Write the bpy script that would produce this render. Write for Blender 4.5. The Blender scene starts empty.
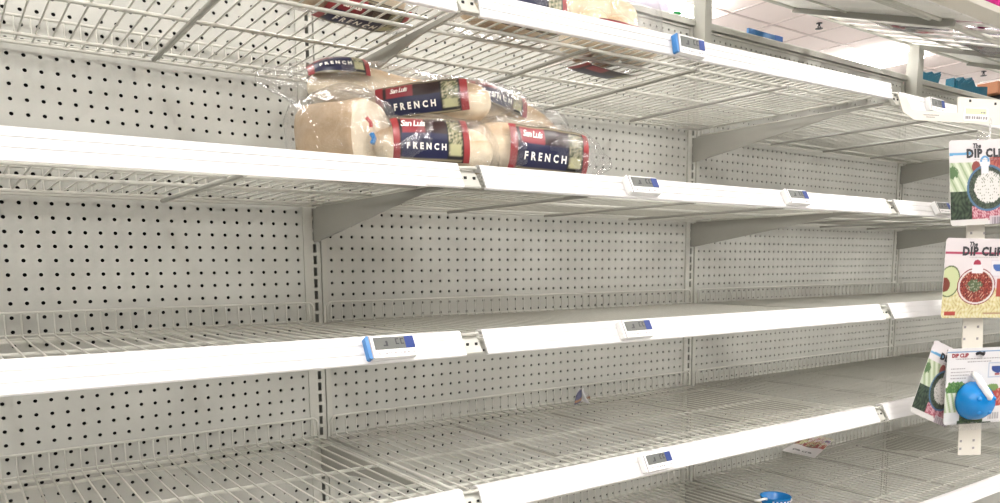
import bpy, math, random
import numpy as np
from mathutils import Matrix, Vector, noise

random.seed(7)
IN = 0.0254
W = 1.2192                      # bay width, 48 inches
scene = bpy.context.scene
COL = scene.collection

# ------------------------------------------------------------------ camera
cam_d = bpy.data.cameras.new('camera')
cam = bpy.data.objects.new('camera', cam_d)
COL.objects.link(cam)
yaw, pit, rol, f = 0.61886, -0.12337, -0.00869, 777.39
F = Vector((math.sin(yaw)*math.cos(pit), math.cos(yaw)*math.cos(pit), math.sin(pit)))
R0 = Vector((math.cos(yaw), -math.sin(yaw), 0)); U0 = R0.cross(F)
Rv = R0*math.cos(rol) + U0*math.sin(rol); Uv = -R0*math.sin(rol) + U0*math.cos(rol)
m = Matrix((Rv, Uv, -F)).transposed().to_4x4()
m.translation = Vector((-0.66704, -1.63016, -0.04493))
cam.matrix_world = m
cam_d.sensor_fit = 'HORIZONTAL'; cam_d.sensor_width = 36.0
cam_d.lens = f*36.0/1000.0
cam_d.shift_y = 0.11239
cam_d.clip_start = 0.02
scene.camera = cam

# ------------------------------------------------------------------ world, exposure
world = bpy.data.worlds.new('world'); scene.world = world
world.use_nodes = True
wb = world.node_tree.nodes['Background']
wb.inputs[0].default_value = (0.995, 0.988, 0.955, 1)
wb.inputs[1].default_value = 0.20
LAMP = 34.0                     # strength of the ceiling strip lights
vs = scene.view_settings
vs.view_transform = 'Standard'; vs.look = 'None'; vs.gamma = 1.0
vs.exposure = 0.36
vs.use_curve_mapping = False

# ------------------------------------------------------------------ materials
def mat(name, col, rough=0.5, metal=0.0, noise_amt=0.0, noise_scale=8.0, bump=0.0, bump_scale=200.0, emit=None, attr=None, spec=0.5):
    M = bpy.data.materials.new(name); M.use_nodes = True
    nt = M.node_tree; b = nt.nodes['Principled BSDF']
    b.inputs['Base Color'].default_value = (*col, 1)
    b.inputs['Roughness'].default_value = rough
    b.inputs['Metallic'].default_value = metal
    b.inputs['Specular IOR Level'].default_value = spec
    tc = nt.nodes.new('ShaderNodeTexCoord')
    if attr:
        a = nt.nodes.new('ShaderNodeAttribute'); a.attribute_name = attr
        nt.links.new(a.outputs['Color'], b.inputs['Base Color'])
    elif noise_amt:
        n = nt.nodes.new('ShaderNodeTexNoise'); n.inputs['Scale'].default_value = noise_scale
        n.inputs['Detail'].default_value = 5
        nt.links.new(tc.outputs['Object'], n.inputs['Vector'])
        mx = nt.nodes.new('ShaderNodeMix'); mx.data_type = 'RGBA'
        mx.inputs[6].default_value = (*[c*(1-noise_amt) for c in col], 1)
        mx.inputs[7].default_value = (*[min(1, c*(1+noise_amt)) for c in col], 1)
        nt.links.new(n.outputs['Fac'], mx.inputs[0])
        nt.links.new(mx.outputs[2], b.inputs['Base Color'])
    if bump:
        n2 = nt.nodes.new('ShaderNodeTexNoise'); n2.inputs['Scale'].default_value = bump_scale
        nt.links.new(tc.outputs['Object'], n2.inputs['Vector'])
        bp = nt.nodes.new('ShaderNodeBump'); bp.inputs['Strength'].default_value = bump
        bp.inputs['Distance'].default_value = 0.002
        nt.links.new(n2.outputs['Fac'], bp.inputs['Height'])
        nt.links.new(bp.outputs['Normal'], b.inputs['Normal'])
    if emit:
        b.inputs['Emission Color'].default_value = (*col, 1)
        b.inputs['Emission Strength'].default_value = emit
    return M

M = {}
M['peg'] = mat('pegboard_paint', (0.482, 0.480, 0.440), 0.55, noise_amt=0.22, noise_scale=6.0, bump=0.05)
M['steel'] = mat('beige_powder_coat', (0.50, 0.495, 0.445), 0.42, noise_amt=0.05, noise_scale=9)
M['wire'] = mat('beige_wire_coat', (0.53, 0.522, 0.47), 0.35)
M['bracket'] = mat('bracket_paint', (0.33, 0.325, 0.29), 0.4, noise_amt=0.07, noise_scale=14)
M['rail'] = mat('white_price_rail_plastic', (0.72, 0.705, 0.70), 0.35)
M['rail_pink'] = mat('clear_pinkish_strip', (0.85, 0.78, 0.77), 0.3)
M['dark'] = mat('cavity_shade_black', (0.02, 0.02, 0.02), 0.9)  # black standing for the shade inside the cavity and holes
M['white'] = mat('white_plastic', (0.88, 0.87, 0.86), 0.3)
M['cream'] = mat('cream_plastic', (0.74, 0.70, 0.62), 0.35)
M['slat'] = mat('white_slat_paint', (0.90, 0.885, 0.85), 0.4)
M['lcd'] = mat('grey_display', (0.12, 0.125, 0.115), 0.6)
M['ink'] = mat('dark_ink', (0.03, 0.03, 0.035), 0.5)
M['greyink'] = mat('grey_ink', (0.30, 0.28, 0.28), 0.5)
M['blue'] = mat('royal_blue_plastic', (0.004, 0.030, 0.19), 0.6)
M['sky'] = mat('light_blue_plastic', (0.04, 0.20, 0.50), 0.4)
M['cyan'] = mat('bright_blue_plastic', (0.0, 0.20, 0.56), 0.22)
M['floor'] = mat('pale_floor_tile', (0.38, 0.37, 0.35), 0.35, noise_amt=0.04, noise_scale=3)
M['ceil'] = mat('ceiling_tile_pinkish', (0.95, 0.845, 0.82), 0.9, noise_amt=0.02, noise_scale=60, bump=0.2)
M['grid'] = mat('ceiling_grid_metal', (0.70, 0.60, 0.58), 0.5)
M['lamp'] = mat('fluorescent_diffuser', (0.995, 0.988, 0.955), 0.4, emit=LAMP)
M['lampbody'] = mat('light_housing', (0.85, 0.84, 0.82), 0.5)
M['crumb'] = mat('bread_crumb', (0.70, 0.60, 0.45), 0.8, noise_amt=0.10, noise_scale=45, bump=0.4, bump_scale=300)
M['crust'] = mat('tan_crust', (0.40, 0.285, 0.17), 0.7, noise_amt=0.18, noise_scale=30, bump=0.3, bump_scale=150)
M['paint'] = mat('printed_colours', (1, 1, 1), 0.35, attr='print')
M['card'] = mat('white_card', (0.88, 0.86, 0.85), 0.4)
M['ltext'] = mat('cream_print', (0.95, 0.92, 0.85), 0.5)
M['lime'] = mat('lime_price_paper', (0.78, 0.88, 0.45), 0.6)
M['teal'] = mat('teal_wrapper', (0.0, 0.075, 0.12), 0.3, bump=0.4, bump_scale=40)
M['brown'] = mat('brown_carton', (0.36, 0.15, 0.07), 0.6, noise_amt=0.1)
M['black'] = mat('black_plastic', (0.02, 0.018, 0.02), 0.4)
M['green'] = mat('green_tag', (0.02, 0.26, 0.07), 0.5)
M['lavender'] = mat('lavender_wrapper', (0.50, 0.46, 0.60), 0.35, noise_amt=0.1, noise_scale=30)
M['magenta'] = mat('magenta_wrapper', (0.40, 0.02, 0.16), 0.2, noise_amt=0.5, noise_scale=50, bump=0.8, bump_scale=60)
M['redbag'] = mat('dark_red_print', (0.30, 0.012, 0.03), 0.35)
M['red'] = mat('red_print', (0.52, 0.03, 0.035), 0.4)

def bread_mat():
    Mx = mat('bread_crust', (0.6, 0.4, 0.2), 0.65, bump=0.3, bump_scale=120)
    nt = Mx.node_tree; b = nt.nodes['Principled BSDF']
    tc = nt.nodes.new('ShaderNodeTexCoord'); sp = nt.nodes.new('ShaderNodeSeparateXYZ')
    nt.links.new(tc.outputs['Generated'], sp.inputs[0])
    n = nt.nodes.new('ShaderNodeTexNoise'); n.inputs['Scale'].default_value = 22; n.inputs['Detail'].default_value = 6
    nt.links.new(tc.outputs['Object'], n.inputs['Vector'])
    ad = nt.nodes.new('ShaderNodeMath'); ad.operation = 'MULTIPLY_ADD'
    ad.inputs[1].default_value = 0.45; nt.links.new(n.outputs['Fac'], ad.inputs[0]); nt.links.new(sp.outputs['Z'], ad.inputs[2])
    cr = nt.nodes.new('ShaderNodeValToRGB')
    e = cr.color_ramp.elements
    e[0].position = 0.20; e[0].color = (0.42, 0.29, 0.16, 1)
    e[1].position = 1.15; e[1].color = (0.58, 0.42, 0.25, 1)
    k = cr.color_ramp.elements.new(0.5); k.color = (0.80, 0.70, 0.53, 1)
    k = cr.color_ramp.elements.new(0.85); k.color = (0.74, 0.61, 0.42, 1)
    nt.links.new(ad.outputs[0], cr.inputs[0]); nt.links.new(cr.outputs[0], b.inputs['Base Color'])
    return Mx
M['bread'] = bread_mat()

def film_mat(name, tint, fac, rough=0.12):
    Mx = bpy.data.materials.new(name); Mx.use_nodes = True
    nt = Mx.node_tree; nt.nodes.remove(nt.nodes['Principled BSDF']); out = nt.nodes['Material Output']
    t = nt.nodes.new('ShaderNodeBsdfTransparent'); t.inputs[0].default_value = (*tint, 1)
    g = nt.nodes.new('ShaderNodeBsdfGlossy'); g.inputs['Roughness'].default_value = rough
    g.inputs['Color'].default_value = (0.95, 0.95, 0.97, 1)
    d = nt.nodes.new('ShaderNodeBsdfDiffuse'); d.inputs['Color'].default_value = (0.8, 0.8, 0.8, 1)
    tc = nt.nodes.new('ShaderNodeTexCoord')
    n = nt.nodes.new('ShaderNodeTexNoise'); n.inputs['Scale'].default_value = 38; n.inputs['Detail'].default_value = 4
    n.inputs['Distortion'].default_value = 1.2
    nt.links.new(tc.outputs['Object'], n.inputs['Vector'])
    bp = nt.nodes.new('ShaderNodeBump'); bp.inputs['Strength'].default_value = 0.9; bp.inputs['Distance'].default_value = 0.006
    nt.links.new(n.outputs['Fac'], bp.inputs['Height']); nt.links.new(bp.outputs['Normal'], g.inputs['Normal'])
    fr = nt.nodes.new('ShaderNodeLayerWeight'); fr.inputs['Blend'].default_value = 0.25
    nt.links.new(bp.outputs['Normal'], fr.inputs['Normal'])
    mr = nt.nodes.new('ShaderNodeMapRange'); mr.inputs['To Min'].default_value = fac; mr.inputs['To Max'].default_value = min(1, fac+0.36)
    nt.links.new(fr.outputs['Facing'], mr.inputs['Value'])
    m1 = nt.nodes.new('ShaderNodeMixShader'); m1.inputs[0].default_value = 0.15
    nt.links.new(g.outputs[0], m1.inputs[1]); nt.links.new(d.outputs[0], m1.inputs[2])
    m2 = nt.nodes.new('ShaderNodeMixShader')
    nt.links.new(mr.outputs[0], m2.inputs[0]); nt.links.new(t.outputs[0], m2.inputs[1]); nt.links.new(m1.outputs[0], m2.inputs[2])
    nt.links.new(m2.outputs[0], out.inputs['Surface'])
    return Mx
M['film'] = film_mat('clear_bag_film', (0.97, 0.97, 0.97), 0.07)
M['greyfilm'] = film_mat('grey_bag_film', (0.60, 0.58, 0.60), 0.45, 0.25)

# ------------------------------------------------------------------ mesh helpers
class MB:
    """collects boxes, tubes and sheets for ONE mesh"""
    def __init__(s): s.v = []; s.f = []
    def add(s, v, f):
        o = len(s.v); s.v += [tuple(p) for p in v]; s.f += [tuple(i+o for i in q) for q in f]; return s
    def box(s, x0, x1, y0, y1, z0, z1):
        return s.add([(x0,y0,z0),(x1,y0,z0),(x1,y1,z0),(x0,y1,z0),(x0,y0,z1),(x1,y0,z1),(x1,y1,z1),(x0,y1,z1)],
                     [(3,2,1,0),(4,5,6,7),(0,1,5,4),(1,2,6,5),(2,3,7,6),(3,0,4,7)])
    def bevbox(s, x0, x1, y0, y1, z0, z1, b):
        """box with its eight edges along Y bevelled (rounded outline seen from the front)"""
        o = [(x0+b,z0),(x1-b,z0),(x1,z0+b),(x1,z1-b),(x1-b,z1),(x0+b,z1),(x0,z1-b),(x0,z0+b)]
        return s.prism([(x, z) for x, z in o], y0, y1, 'y')
    def prism(s, poly, a, b, axis):
        n = len(poly)
        if axis == 'y': P = lambda p, t: (p[0], t, p[1])
        elif axis == 'x': P = lambda p, t: (t, p[0], p[1])
        else: P = lambda p, t: (p[0], p[1], t)
        v = [P(p, a) for p in poly] + [P(p, b) for p in poly]
        fs = [(i, (i+1) % n, n+(i+1) % n, n+i) for i in range(n)] + [tuple(range(n))[::-1], tuple(range(n, 2*n))]
        return s.add(v, fs)
    def tube(s, pts, r, n=6, close=False):
        pts = [Vector(p) for p in pts]; N = len(pts); vs = []; fs = []
        up = None
        for i, p in enumerate(pts):
            a = pts[i-1] if (i > 0 or close) else p
            b = pts[(i+1) % N] if (i < N-1 or close) else p
            t = (b-a).normalized()
            if up is None:
                up = Vector((0,0,1)) if abs(t.z) < 0.9 else Vector((1,0,0))
            sd = t.cross(up).normalized(); up = sd.cross(t).normalized()
            rr = r[i] if isinstance(r, (list, tuple)) else r
            for k in range(n):
                an = 2*math.pi*(k+0.5)/n
                vs.append(p + (sd*math.cos(an) + up*math.sin(an))*rr)
        for i in range(N if close else N-1):
            for k in range(n):
                a = i*n+k; b = i*n+(k+1) % n; c = ((i+1) % N)*n+(k+1) % n; d = ((i+1) % N)*n+k
                fs.append((a, b, c, d))
        if not close:
            fs.append(tuple(range(n))[::-1]); fs.append(tuple(range((N-1)*n, N*n)))
        return s.add(vs, fs)
    def lathe(s, prof, n=20, c=(0,0,0)):
        vs = []; fs = []
        for r, z in prof:
            for k in range(n):
                a = 2*math.pi*k/n; vs.append((c[0]+r*math.cos(a), c[1]+r*math.sin(a), c[2]+z))
        for i in range(len(prof)-1):
            for k in range(n):
                fs.append((i*n+k, i*n+(k+1) % n, (i+1)*n+(k+1) % n, (i+1)*n+k))
        return s.add(vs, fs)
    def mesh(s, name, material, smooth=False):
        me = bpy.data.meshes.new(name); me.from_pydata(s.v, [], s.f); me.validate()
        if isinstance(material, str): material = M[material]
        me.materials.append(material)
        if smooth: me.polygons.foreach_set('use_smooth', [True]*len(me.polygons))
        me.update(); return me
    def build(s, name, material, parent=None, smooth=False, loc=None):
        return put(name, s.mesh(name, material, smooth), parent, loc)

def put(name, me, parent=None, loc=None, kind=None):
    o = bpy.data.objects.new(name, me); COL.objects.link(o)
    if parent: o.parent = parent
    if loc: o.location = loc
    if kind: o['kind'] = kind
    return o

def tag(o, label, cat, group=None):
    o['label'] = label; o['category'] = cat
    if group: o['group'] = group
    return o
def thing(name, label, cat, loc=(0,0,0), rot=(0,0,0), group=None):
    o = bpy.data.objects.new(name, None); COL.objects.link(o)
    o.empty_display_size = 0.05
    o.location = loc; o.rotation_euler = rot
    return tag(o, label, cat, group)
def structure(o): o['kind'] = 'structure'; return o

def text_mesh(body, size, bold=0.0, shear=0.0, align='CENTER', spacing=1.0):
    cu = bpy.data.curves.new('text', 'FONT'); cu.body = body; cu.size = size; cu.align_x = align; cu.align_y = 'CENTER'
    cu.offset = bold; cu.shear = shear; cu.resolution_u = 2; cu.space_character = spacing
    o = bpy.data.objects.new('text', cu); COL.objects.link(o)
    dg = bpy.context.evaluated_depsgraph_get(); me = bpy.data.meshes.new_from_object(o.evaluated_get(dg))
    bpy.data.objects.remove(o); bpy.data.curves.remove(cu)
    v = [tuple(x.co) for x in me.vertices]; fc = [tuple(p.vertices) for p in me.polygons]
    bpy.data.meshes.remove(me)
    return v, fc
def text_on(name, body, size, mapf, material, parent, **kw):
    """text wrapped onto a surface: mapf(x, y) -> point"""
    v, fc = text_mesh(body, size, **kw)
    mb = MB(); mb.add([mapf(p[0], p[1]) for p in v], fc)
    return mb.build(name, material, parent)

def painted_sheet(name, nu, nv, surf, art, parent, keep=None, smooth=True):
    """a printed sheet: grid of points surf(u,v), u,v in 0..1, its print held as point colours"""
    u = np.linspace(0, 1, nu); v = np.linspace(0, 1, nv)
    uu, vv = np.meshgrid(u, v)
    col = art(uu, vv).reshape(-1, 3)**1.15*0.72
    lum = col.mean(1, keepdims=True); col = lum + (col-lum)*0.82
    vs_ = [surf(a, b) for a, b in zip(uu.ravel(), vv.ravel())]
    fs = []
    for j in range(nv-1):
        for i in range(nu-1):
            if keep is None or keep((i+0.5)/(nu-1), (j+0.5)/(nv-1)):
                k = j*nu+i; fs.append((k, k+1, k+nu+1, k+nu))
    me = bpy.data.meshes.new(name); me.from_pydata(vs_, [], fs); me.materials.append(M['paint'])
    ca = me.color_attributes.new('print', 'FLOAT_COLOR', 'POINT')
    ca.data.foreach_set('color', np.concatenate([col, np.ones((len(col), 1))], 1).astype(np.float32).ravel())
    if smooth: me.polygons.foreach_set('use_smooth', [True]*len(me.polygons))
    return put(name, me, parent)

# ------------------------------------------------------------------ room: floor, ceiling, lights
ZF = -1.45; ZC = 2.24
structure(MB().box(-9, 16, -9, 12, ZF-0.1, ZF).build('floor', 'floor'))
# ceiling: a slab behind a grid of tiles; the tiles that can be seen stand singly
ceil = structure(MB().box(-9, 16, -9, 12, ZC+0.03, ZC+0.12).build('ceiling', 'ceil'))
T = 0.61; TX0 = 5.39 - 3*T; TY0 = 3.19 - 3*T
tile_me = MB().prism([(-.297,-.297),(.297,-.297),(.297,.297),(-.297,.297)], 0.006, 0.03, 'z').mesh('ceiling_tile', 'ceil')
lights_at = [(4.93, 3.47), (7.98, 3.47)]
NX, NY = 14, 7
for i in range(NX):
    for j in range(NY):
        put('ceiling_tile', tile_me, ceil, (TX0+(i+0.5)*T, TY0+(j+0.5)*T, ZC))
gb = MB()
for i in range(NX+1): gb.box(TX0+i*T-.012, TX0+i*T+.012, TY0, TY0+NY*T, ZC, ZC+0.012)
for j in range(NY+1): gb.box(TX0, TX0+NX*T, TY0+j*T-.012, TY0+j*T+.012, ZC-.001, ZC+0.011)
put('ceiling_grid', gb.mesh('ceiling_grid', 'grid'), ceil)['kind'] = 'stuff'

lamp_me = {}
def strip_light(x, y, label, group=None):
    t = thing('ceiling_light', label, 'ceiling light', (x, y, ZC), group=group)
    if not lamp_me:
        lamp_me['h'] = MB().box(-.15, .15, -.66, .66, -.045, 0).mesh('housing', 'lampbody')
        lamp_me['d'] = MB().prism([(-.12,-.045),(-.20,-.060),(-.19,-.085),(-.12,-.10),(.12,-.10),(.19,-.085),(.20,-.060),(.12,-.045)], -.65, .65, 'y').mesh('diffuser', 'lamp')
    put('housing', lamp_me['h'], t); put('diffuser', lamp_me['d'], t)
strip_light(7.98, 3.47, 'glowing strip light on the ceiling by the far extension post')
for x, y in ((1.83, 3.47), (11.03, 3.47), (14.1, 3.47), (1.83, 6.5), (4.88, 6.5), (7.98, 6.5), (11.03, 6.5)): strip_light(x, y, 'unseen strip light added to brighten the far ceiling behind the shelving', 'added strip lights behind the shelving')  # out of view, added so that the ceiling gets more light
strip_light(4.88, 3.80, 'glowing strip light on the ceiling left of the near extension post')
for x in (-4.27, -1.22, 1.83, 4.88):
    for y in (-5.0, -2.45):
        strip_light(x, y, 'strip light over the aisle in front of the shelves', 'strip lights over the aisle')
for x in (-1.22, 1.83):
    strip_light(x, 0.75, 'strip light on the ceiling above the shelving run', 'strip lights above the shelving')

def sprinkler(x, y, label):
    t = thing('sprinkler_head', label, 'sprinkler', (x, y, ZC)); t.scale = (.8, .8, .55)
    MB().lathe([(0,.0),(.035,.0),(.035,-.012),(.012,-.016),(.012,-.05),(0,-.05)], 12).build('escutcheon', 'black', t)
    MB().tube([(-.025,0,-.05),(-.02,0,-.08),(0,0,-.09),(.02,0,-.08),(.025,0,-.05)], .006).build('frame', 'black', t)
    MB().lathe([(0,-.088),(.045,-.09),(.045,-.096),(0,-.098)], 10).build('deflector', 'black', t)
sprinkler(6.33, 2.90, 'black sprinkler head on the ceiling left of the far post')
sprinkler(9.7, 2.87, 'black sprinkler head on the ceiling right of the far post')

# ------------------------------------------------------------------ gondola: pegboard, uprights, caps
unit = thing('shelving_unit', 'long beige steel shelving unit with perforated back panels', 'shelving', (0, 0, ZF))
TOPZ = 0.657
def peg_mesh():
    mb = MB(); V = []; Fc = []
    xs0 = 0.026; cols = 46; r = 0.0036; rows = list(range(-36, 26))
    idx = {}
    def vid(p):
        k = (round(p[0], 5), round(p[1], 5), round(p[2], 5))
        if k not in idx: idx[k] = len(V); V.append(p)
        return idx[k]
    h = IN/2
    cor = [(-h,-h),(0,-h),(h,-h),(h,0),(h,h),(0,h),(-h,h),(-h,0)]
    ang = [(-1,-1),(0,-1),(1,-1),(1,0),(1,1),(0,1),(-1,1),(-1,0)]
    hole = []
    for a in ang:
        l = math.hypot(*a); hole.append((a[0]/l*r, a[1]/l*r))
    for c in range(cols):
        for q in rows:
            cx = (1.5+c)*IN; cz = q*IN
            for k in range(8):
                k2 = (k+1) % 8
                a = vid((cx+cor[k][0], 0, cz+cor[k][1])); b = vid((cx+cor[k2][0], 0, cz+cor[k2][1]))
                c1 = vid((cx+hole[k2][0], 0, cz+hole[k2][1])); d = vid((cx+hole[k][0], 0, cz+hole[k][1]))
                Fc.append((a, b, c1, d))
                e = vid((cx+hole[k2][0], .003, cz+hole[k2][1])); g = vid((cx+hole[k][0], .003, cz+hole[k][1]))
                Fc.append((d, c1, e, g))
    mb.add(V, Fc)
    z0 = (-36.5)*IN; z1 = 25.5*IN; xa = IN; xb = 47*IN
    mb.box(0.022, xa, 0, .003, ZF+.12, TOPZ); mb.box(xb, W-0.022, 0, .003, ZF+.12, TOPZ)
    mb.box(xa, xb, 0, .003, z1, TOPZ); mb.box(xa, xb, 0, .003, ZF+.12, z0)
    return mb.mesh('pegboard_panel', 'peg')
peg_me = peg_mesh()
fr = MB()                       # folded rim around each panel
for a in (0.014, W-0.026): fr.box(a, a+.012, -.005, .006, ZF+.12, TOPZ)
fr.box(.026, W-.026, -.004, .004, TOPZ-.006, TOPZ)
rim_me = fr.mesh('panel_rim', 'steel')
cap_me = MB().prism([(-.012, TOPZ+.003),(-.012, TOPZ+.019),(-.008, TOPZ+.023),(.07, TOPZ+.023),(.07, TOPZ+.003)], 0.004, W-.004, 'x').mesh('top_cap', 'steel')
back_me = MB().box(0, W, .055, .060, ZF+.12, TOPZ).mesh('rear_panel', 'dark')  # beige in itself, coloured black as the shade between the panels
base_me = MB().box(.004, W-.004, -.60, 0, ZF+.11, ZF+.13).box(.004, W-.004, -.56, -.54, ZF, ZF+.11).mesh('base_deck', 'steel')
for b in (-1, 0, 1, 2):
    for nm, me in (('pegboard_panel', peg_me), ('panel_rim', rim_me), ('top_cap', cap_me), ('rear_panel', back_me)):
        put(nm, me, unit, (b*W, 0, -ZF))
    tag(put('base_deck', base_me, None, (b*W, -.004, 0)), 'beige steel base deck on the floor under the %s' % {-1: 'leftmost bay', 0: 'second bay', 1: 'third bay', 2: 'far right bay'}[b], 'shelf')
def upright_mesh():
    mb = MB(); z = ZF; hw = .0125; sw = .0040; y = -.001
    V = []; 
    mb.box(-hw, -sw, y, y+.003, ZF, TOPZ+.02); mb.box(sw, hw, y, y+.003, ZF, TOPZ+.02)
    for q in range(-38, 26):
        mb.box(-sw, sw, y, y+.003, (q+.36)*IN, (q+.64)*IN)
    mb.box(-sw, sw, y, y+.003, ZF, -38.3*IN)
    mb.box(-hw, -hw+.002, y+.003, .05, ZF, TOPZ+.02); mb.box(hw-.002, hw, y+.003, .05, ZF, TOPZ+.02)
    return mb.mesh('upright', 'steel')
up_me = upright_mesh()
for b in (-1, 0, 1, 2, 3): put('upright', up_me, unit, (b*W, 0, -ZF))
post_me = MB().bevbox(-.017, .017, -.048, .0, -.30, .20, .0).mesh('x', 'steel')
for b, top, ox, pw in ((1, .83, 0, 0), (2, .80, .010, .012)):
    mb = MB(); mb.prism([(-.012,-.045),(.017+pw,-.045),(.020+pw,-.042),(.020+pw,.0),(-.012,.0)], .56, top-.03, 'z')
    mb.prism([(-.010,-.043),(.006,-.043),(.006,-.004),(-.010,-.004)], top-.03, top, 'z')
    mb.build('extension_post', 'steel', unit, loc=(b*W+ox, -.002, -ZF))
rs = MB().box(-W, 3*W, .075, .55, .672, .690).box(-W, 3*W, .53, .55, ZF, .672)
tag(rs.build('rear_shelf', 'steel'), 'beige shelf board on the far side behind the top cap', 'shelf')

# ------------------------------------------------------------------ wire shelves
SH = {}
def rail_mesh(dy, x0, x1):
    k = ('rail', round(dy, 4), round(x0, 3), round(x1, 3))
    if k in SH: return SH[k]
    y0 = -.6165; out = [(-.596, .009), (-.598, .0155), (-.603, .0185), (-.610, .0190), (y0+.001, .0180)]
    def face(t, d=0): return (y0 - dy*t - d, .0165 - .034*t)
    out += [face(0), face(.27), face(.28, -.0012), face(.31, -.0012), face(.32), face(.64), face(.65, -.0012), face(.68, -.0012), face(.69), face(1)]
    out += [(y0-dy+.001, -.0195), (y0-dy+.006, -.0205)]
    inn = [(y0-dy+.006, -.0185), (y0-dy+.0035, -.0165), (y0+.003, .0155), (-.606, .0165), (-.600, .0145), (-.598, .009)]
    SH[k] = MB().prism(out+inn, x0, x1, 'x').mesh('price_rail', 'rail'); return SH[k]

def shelf_meshes():
    w0, w1 = .004, W-.004
    SH['wire'] = MB().tube([(0,-.604,-.012),(0,-.601,-.002),(0,-.596,0),(0,-.30,0),(0,-.03,0),(0,-.022,.002)], .0017, 6).mesh('deck_wire', 'wire', True)
    SH['fwire'] = MB().tube([(0,-.022,-.002),(0,-.0195,.004),(0,-.0185,.043)], .0013, 6).mesh('fence_wire', 'wire', True)
    mb = MB(); rf = .0026
    c = .012
    arc = lambda cx, cz, a0, a1: [(cx+c*math.cos(a0+(a1-a0)*i/4), -.018, cz+c*math.sin(a0+(a1-a0)*i/4)) for i in range(5)]
    p = [(.016, -.018, -.002)] + arc(.016+c, .043-c, math.pi, math.pi/2) + arc(W-.016-c, .043-c, math.pi/2, 0) + [(W-.016, -.018, -.002)]
    mb.tube(p, rf, 8); mb.tube([(.016,-.0185,.0025),(W-.016,-.0185,.0025)], .0022, 6)
    SH['fence'] = mb.mesh('back_fence', 'wire', True)
    SH['rod'] = MB().tube([(.012,0,0),(W-.012,0,0)], .0033, 8).mesh('cross_rod', 'wire', True)
    mb = MB(); mb.tube([(.012,-.60,-.004),(.012,-.02,-.004)], .003, 8)
    SH['side'] = mb.mesh('side_rod', 'wire', True)
    SH['brace'] = MB().bevbox(-.004, .004, -.545, -.055, -.0125, -.0055, .002).mesh('brace', 'bracket')
    mb = MB(); mb.prism([(.0,-.012),(.0,-.080),(-.02,-.080),(-.48,-.0145),(-.585,-.0105),(-.590,-.006),(-.590,-.0045),(-.02,-.0085)], -.0018, .0018, 'x')
    mb.box(-.0018, .0075, -.57, -.02, -.0085, -.0065)
    mb.prism([(.004,-.02),(.004,-.036),(.012,-.040),(.012,-.02)], -.0015, .0015, 'x'); mb.prism([(.004,-.058),(.004,-.072),(.012,-.076),(.012,-.058)], -.0015, .0015, 'x')
    SH['bracket'] = mb.mesh('shelf_bracket', 'bracket')
    mb = MB(); mb.box(.0018, .0035, -.085, -.055, -.030, -.008); mb.box(.0018, .007, -.088, -.084, -.034, -.012)
    SH['clip'] = mb.mesh('bracket_clip', 'bracket')
    mb = MB()
    for i in range(47): mb.tube([((1+i)*IN,-.604,-.010),((1+i)*IN,-.596,0),((1+i)*IN,-.022,.001)], .0017, 5)
    SH['wires'] = mb.mesh('deck_wires', 'wire', True)
    mb = MB()
    for i in range(47): mb.tube([((1+i)*IN,-.021,-.001),((1+i)*IN,-.0185,.043)], .0013, 5)
    SH['fwires'] = mb.mesh('fence_wires', 'wire', True)
    # joint piece between two rails: a folded plate with two holes and a wire loop
    mb = MB()
    pl = [(-.606,.013),(-.628,-.015),(-.628,-.0175),(-.620,-.0175),(-.600,.011)]
    mb.prism(pl, -.017, .014, 'x')
    SH['joint'] = mb.mesh('rail_joint', 'steel')
    SH['loop'] = MB().tube([(-.018,-.604,.010),(-.016,-.612,.012),(.004,-.616,.013),(.013,-.614,.013),(.016,-.604,.010)], .0028, 6).mesh('wire_loop', 'wire', True)
    mb = MB()
    for hx in (-.009, .007): mb.box(hx-.0022, hx+.0022, -.6205, -.6188, -.0050, -.0008)
    SH['jh'] = mb.mesh('joint_hole', 'dark')
shelf_meshes()
ROD_Y = (-.028, -.085, -.31, -.475, -.525, -.585)
def wire_shelf(bay, z, label, singly, dy=.018, x0=.020, x1=W-.020, lift=0.0):
    s = thing('wire_shelf', label, 'shelf', (bay*W, 0, z), (0, -lift, 0))
    pr_ = put('price_rail', rail_mesh(dy, x0, x1), s)
    fe = put('back_fence', SH['fence'], s)
    for y in ROD_Y: put('cross_rod', SH['rod'], s, (0, y, -.0042))
    for x in (0, W-.024): put('side_rod', SH['side'], s, (x, 0, 0))
    for x in (.31, .60, .90): put('brace', SH['brace'], s, (x, 0, 0))
    br = put('shelf_bracket', SH['bracket'], s, (0, 0, 0)); put('bracket_clip', SH['clip'], br)
    jt = put('rail_joint', SH['joint'], s); put('wire_loop', SH['loop'], jt); put('joint_hole', SH['jh'], jt)
    if singly:
        for i in range(47):
            put('deck_wire', SH['wire'], s, ((1+i)*IN, 0, 0)); put('fence_wire', SH['fwire'], fe, ((1+i)*IN, 0, 0))
    else:
        put('deck_wires', SH['wires'], s, kind='stuff'); put('fence_wires', SH['fwires'], fe, kind='stuff')
    return s
Z1, Z2, Z3, Z4, Z5 = .3475, .0935, -.1605, -.4145, -.7190
NB = {-1: 'leftmost bay', 0: 'second bay from left', 1: 'third bay from left', 2: 'far right bay'}
TN = [(Z1, 'top level tier'), (Z2, 'second tier down'), (Z3, 'third tier down'), (Z4, 'fourth tier down'), (Z5, 'lowest visible tier')]
EX = {(-1,0): 'bread bag on its right end', (0,0): 'blue price display on its rail', (-1,1): 'left of the bread pile joint',
      (0,1): 'carrying the right hand bread bags', (-1,2): 'empty, with a blue edged price display', (0,2): 'empty, with a white edged price display',
      (0,3): 'crumpled wrapper at back', (0,4): 'with a blue cup on it', (1,4): 'with a fallen card at its back', (1,0): 'carrying the clip strip of cards'}
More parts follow.
